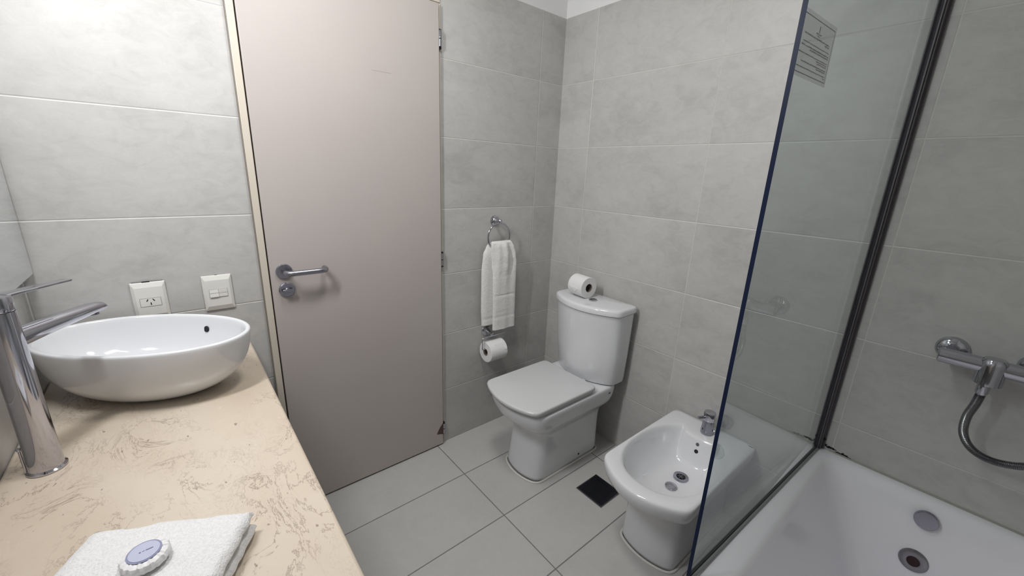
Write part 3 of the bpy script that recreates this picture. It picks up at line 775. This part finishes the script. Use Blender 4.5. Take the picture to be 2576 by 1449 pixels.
def textrow(bm, u0, u1, v, h):
    """u, v in 0..1 of the sheet; a row of small letter-like strokes with word gaps. u=1 is the free edge of the glass"""
    s = S0 + (S1 - S0) * u0; e = S0 + (S1 - S0) * u1; z = NZ0 + (NZ1 - NZ0) * v
    while s < e:
        for _ in range(random.randint(2, 8)):
            wd = random.uniform(.0008, .0017)
            if s + wd > e: break
            k = random.random(); a = h * (1 if k > .3 else .7)
            if k < .5: gbox(bm, s, s + wd * .45, z, z + a); gbox(bm, s + wd * .45, s + wd, z + (0 if k < .25 else a * .6), z + (a * .35 if k < .25 else a))
            else: gbox(bm, s, s + wd, z + a * .3, z + a * .75); gbox(bm, s, s + wd * .4, z, z + a)
            s += wd + .0003
        s += .0014
rows = [(.10, .86, .675, .0024), (.10, .24, .635, .0024), (.06, .86, .545, .0018), (.05, .88, .475, .0024), (.05, .64, .435, .0022), (.05, .93, .345, .0019), (.05, .82, .205, .0021), (.05, .36, .17, .0021), (.04, .92, .10, .0019), (.04, .12, .06, .0018)]
bm = bmesh.new()
for u0, u1, v, h in rows: textrow(bm, u0, u1, v, h)
uc = .46; sc = S0 + (S1 - S0) * uc
gbox(bm, sc - .0012, sc + .0012, NZ0 + (NZ1 - NZ0) * .80, NZ0 + (NZ1 - NZ0) * .92)
textrow(bm, uc - .07, uc + .09, .765, .0022); textrow(bm, uc - .03, uc + .05, .73, .0018)
new('printed_text', bm, M_ink, nt, smooth=False)
bm = bmesh.new(); textrow(bm, .05, .40, .305, .0019); textrow(bm, .05, .36, .27, .0019); new('red_text', bm, M_ink_r, nt, smooth=False)
kids(nt)

# ------------------------------------------------------------------ shower mixer
MX, MZ = -.066, .936
sm = empty('shower_mixer', (-.03, -1.66, MZ)); tag(sm, 'chrome bar shower mixer with a hose on the tiled wall over the bathtub', 'shower mixer')
for y in (-1.588, -1.738):
    bm = bmesh.new(); lathe(bm, [(0, 0), (.0345, 0), (.0345, .003), (.033, .010), (.027, .017), (.018, .020), (.016, .05), (0, .05)], (0, y, MZ + .006), (-1, 0, 0), 44); new('wall_rosette', bm, M_chrome, sm)
bm = bmesh.new(); lathe(bm, [(0, 0), (.0165, 0), (.0205, .003), (.0205, .06), (.0205, .235), (0, .235)], (MX, -1.5665, MZ), (0, -1, 0), 44); new('mixer_bar', bm, M_chrome, sm)
bm = bmesh.new(); lathe(bm, [(0, 0), (.0195, 0), (.0205, .002), (.0205, .045), (.0175, .049), (0, .05)], (MX, -1.803, MZ), (0, -1, 0), 44); new('control_knob', bm, M_chrome, sm)
bm = bmesh.new(); lathe(bm, [(0, .024), (.020, .023), (.0255, .016), (.0265, .006), (.0265, -.046), (.0245, -.046), (.0245, -.034), (0, -.034)], (MX - .002, -1.667, MZ), (0, 0, 1), 44); new('outlet', bm, M_chrome, sm)
bm = bmesh.new(); lathe(bm, [(0, 0), (.012, 0), (.0125, -.008), (.0125, -.028), (.0095, -.034), (0, -.034)], (MX, -1.664, MZ - .045), (0, 0, 1), 24); new('hose_nut', bm, M_chrome, sm)
hp = spline([(MX, -1.664, MZ - .078), (MX, -1.6615, MZ - .11), (MX, -1.6560, MZ - .15), (MX, -1.6600, MZ - .195), (MX, -1.6780, MZ - .228), (MX, -1.7080, MZ - .245), (MX - .001, -1.745, MZ - .243), (MX - .001, -1.785, MZ - .222), (MX, -1.822, MZ - .17), (MX, -1.850, MZ - .06), (MX - .005, -1.865, MZ + .12), (MX - .005, -1.86, MZ + .4), (MX, -1.85, MZ + .7), (MX - .01, -1.84, MZ + .84)], 14)
bm = bmesh.new()
pts = []; rad = []
for k in range(len(hp) - 1):
    a, b = hp[k], hp[k + 1]; n_ = max(2, int((b - a).length / .0012))
    for j in range(n_): pts.append(a.lerp(b, j / n_)); rad.append(0.0094 + .0006 * math.cos(len(pts) * PI))
tube(bm, pts, rad, 12); new('shower_hose', bm, M_chrome_d, sm)
kids(sm)
# hand shower on its wall holder, just outside the frame
hs = empty('hand_shower', (-.05, -1.84, 1.78)); tag(hs, 'chrome hand shower hanging in its wall holder above the mixer', 'hand shower')
bm = bmesh.new(); lathe(bm, [(0, 0), (.02, 0), (.02, .006), (.012, .010), (.012, .07), (0, .07)], (0, -1.84, 1.80), (-1, 0, 0), 24); new('holder', bm, M_chrome, hs)
bm = bmesh.new(); tube(bm, [(-.076, -1.84, 1.765), (-.08, -1.84, 1.83), (-.09, -1.84, 1.90), (-.105, -1.84, 1.94)], [.010, .012, .012, .014], 16)
lathe(bm, [(0, 0), (.03, .004), (.04, .014), (.04, .022), (0, .024)], (-.10, -1.84, 1.95), (-.8, 0, -.6), 28); new('handset', bm, M_chrome, hs)
kids(hs)

# ------------------------------------------------------------------ folded towel and wrapped soap
ft = empty('folded_towel', (-1.74, -.95, CZ)); tag(ft, 'white terry towel folded flat on the marble counter beside the front edge', 'towel')
def tl(u, v): return None
A0 = Vector((-1.7975, -.793)); A1 = Vector((-1.597, -.903)); ex = (A1 - A0).normalized(); Wt = (A1 - A0).length; ey = Vector((ex.y, -ex.x)); Lt = .24
def towel_layer(z0, z1, inset, grow, ph):
    bm = bmesh.new(); nx, ny = 56, 60
    def edge(u):  # thickness profile across the width: fold rolled at the left (u=0), soft at the right
        return min(1, (u / .10) ** .5) if u < .10 else (min(1, ((1 - u) / .05) ** .5) if u > .95 else 1)
    top, bot = [], []
    for j in range(ny + 1):
        v = j / ny; rt, rb = [], []
        for i in range(nx + 1):
            u = i / nx
            e = max(.05, min(edge(u), edge(1 - (1 - min(1, v / 1)) if v < .5 else 1) if v > .5 else min(1, ((v + .004) / .05) ** .5)))
            p = A0 + ex * (inset + (Wt + grow - inset) * u) + ey * (Lt * v + inset * .6 + .012 * (1 - u) ** 3 * (1 - v))
            wob = .0035 * noise.noise(Vector((u * 5 + ph, v * 5, ph))) + .0012 * noise.noise(Vector((u * 26, v * 26, ph)))
            fz = noise.noise(Vector((u * 70, v * 70, ph))) * .0011
            mid = (z0 + z1) / 2; hh = (z1 - z0) / 2
            sh = noise.noise(Vector((v * 14, ph, 1))) * .0025 * (u > .9)
            px = p.x + ex.x * sh; py = p.y + ex.y * sh
            rt.append(bm.verts.new((px, py, mid + hh * e + wob * (z1 > CZ + .02) + fz))); rb.append(bm.verts.new((px, py, max(CZ + .0006, mid - hh * e))))
        top.append(rt); bot.append(rb)
    for j in range(ny):
        for i in range(nx):
            bm.faces.new((top[j][i], top[j][i + 1], top[j + 1][i + 1], top[j + 1][i])); bm.faces.new((bot[j][i], bot[j + 1][i], bot[j + 1][i + 1], bot[j][i + 1]))
    for j in range(ny):
        bm.faces.new((top[j][0], top[j + 1][0], bot[j + 1][0], bot[j][0])); bm.faces.new((top[j][nx], bot[j][nx], bot[j + 1][nx], top[j + 1][nx]))
    for i in range(nx):
        bm.faces.new((top[0][i], bot[0][i], bot[0][i + 1], top[0][i + 1])); bm.faces.new((top[ny][i], top[ny][i + 1], bot[ny][i + 1], bot[ny][i]))
    return bm
new('lower_fold', towel_layer(CZ + .0005, CZ + .023, .004, .003, 1.3), M_terry, ft)
new('upper_fold', towel_layer(CZ + .022, CZ + .046, .0, .0, 4.1), M_terry, ft)
kids(ft)
SP = Vector((-1.7320, -.9230, CZ + .0475)); 
sp = empty('wrapped_soap', SP); tag(sp, 'round soap in pleated white paper with a pale blue label on the folded towel', 'soap')
bm = bmesh.new(); n = 72; prof = [(.0, .0), (.022, .0), (.0265, .002), (.0283, .006), (.0283, .010), (.0265, .0138), (.0215, .0162), (.0160, .0165), (.0, .0165)]
rings = []
for k, (r_, h_) in enumerate(prof):
    if r_ == 0: r_ = .001
    ring = []
    for i in range(n):
        a = 2 * PI * i / n; q = 1 + (.018 * math.sin(a * 18 + h_ * 120) + .014 * math.sin(a * 31 + k)) * (1 if 2 <= k <= 7 else 0)
        dz = (.0006 * math.sin(a * 24 + 1) + .0005 * math.sin(a * 13)) * (1 if 5 <= k <= 7 else 0)
        ring.append(Vector((SP.x + r_ * q * math.cos(a), SP.y + r_ * q * math.sin(a), SP.z + h_ + dz)))
    rings.append(ring)
loft(bm, rings); new('pleated_wrapper', bm, mat('pleated_paper', (.84, .83, .84), .45), sp, angle=25)
bm = bmesh.new(); lathe(bm, [(0, .0), (.0200, 0), (.0200, .0008), (0, .0012)], SP + Vector((0, 0, .0168)), (0, 0, 1), 48); lbm = new('label_rim', bm, mat('label_rim_blue', (.26, .28, .42), .3), sp)
bm = bmesh.new(); lathe(bm, [(0, .0), (.0176, 0), (.0176, .0006), (0, .0008)], SP + Vector((0, 0, .0176)), (0, 0, 1), 48); new('label', bm, mat('label_blue', (.50, .52, .66), .22), sp)
bm = bmesh.new(); Ms = Matrix.Translation(SP + Vector((0, 0, .0183))) @ Matrix.Rotation(math.radians(5), 4, 'Z')
box(bm, .002, .010, -.0008, .0006, 0, .0005, Ms); box(bm, -.0055, -.0035, -.0010, .0008, 0, .0005, Ms); box(bm, -.002, .001, -.0004, .0004, 0, .0004, Ms)
new('label_print', bm, mat('label_print', (.16, .18, .30), .5), sp, smooth=False)
kids(sp)
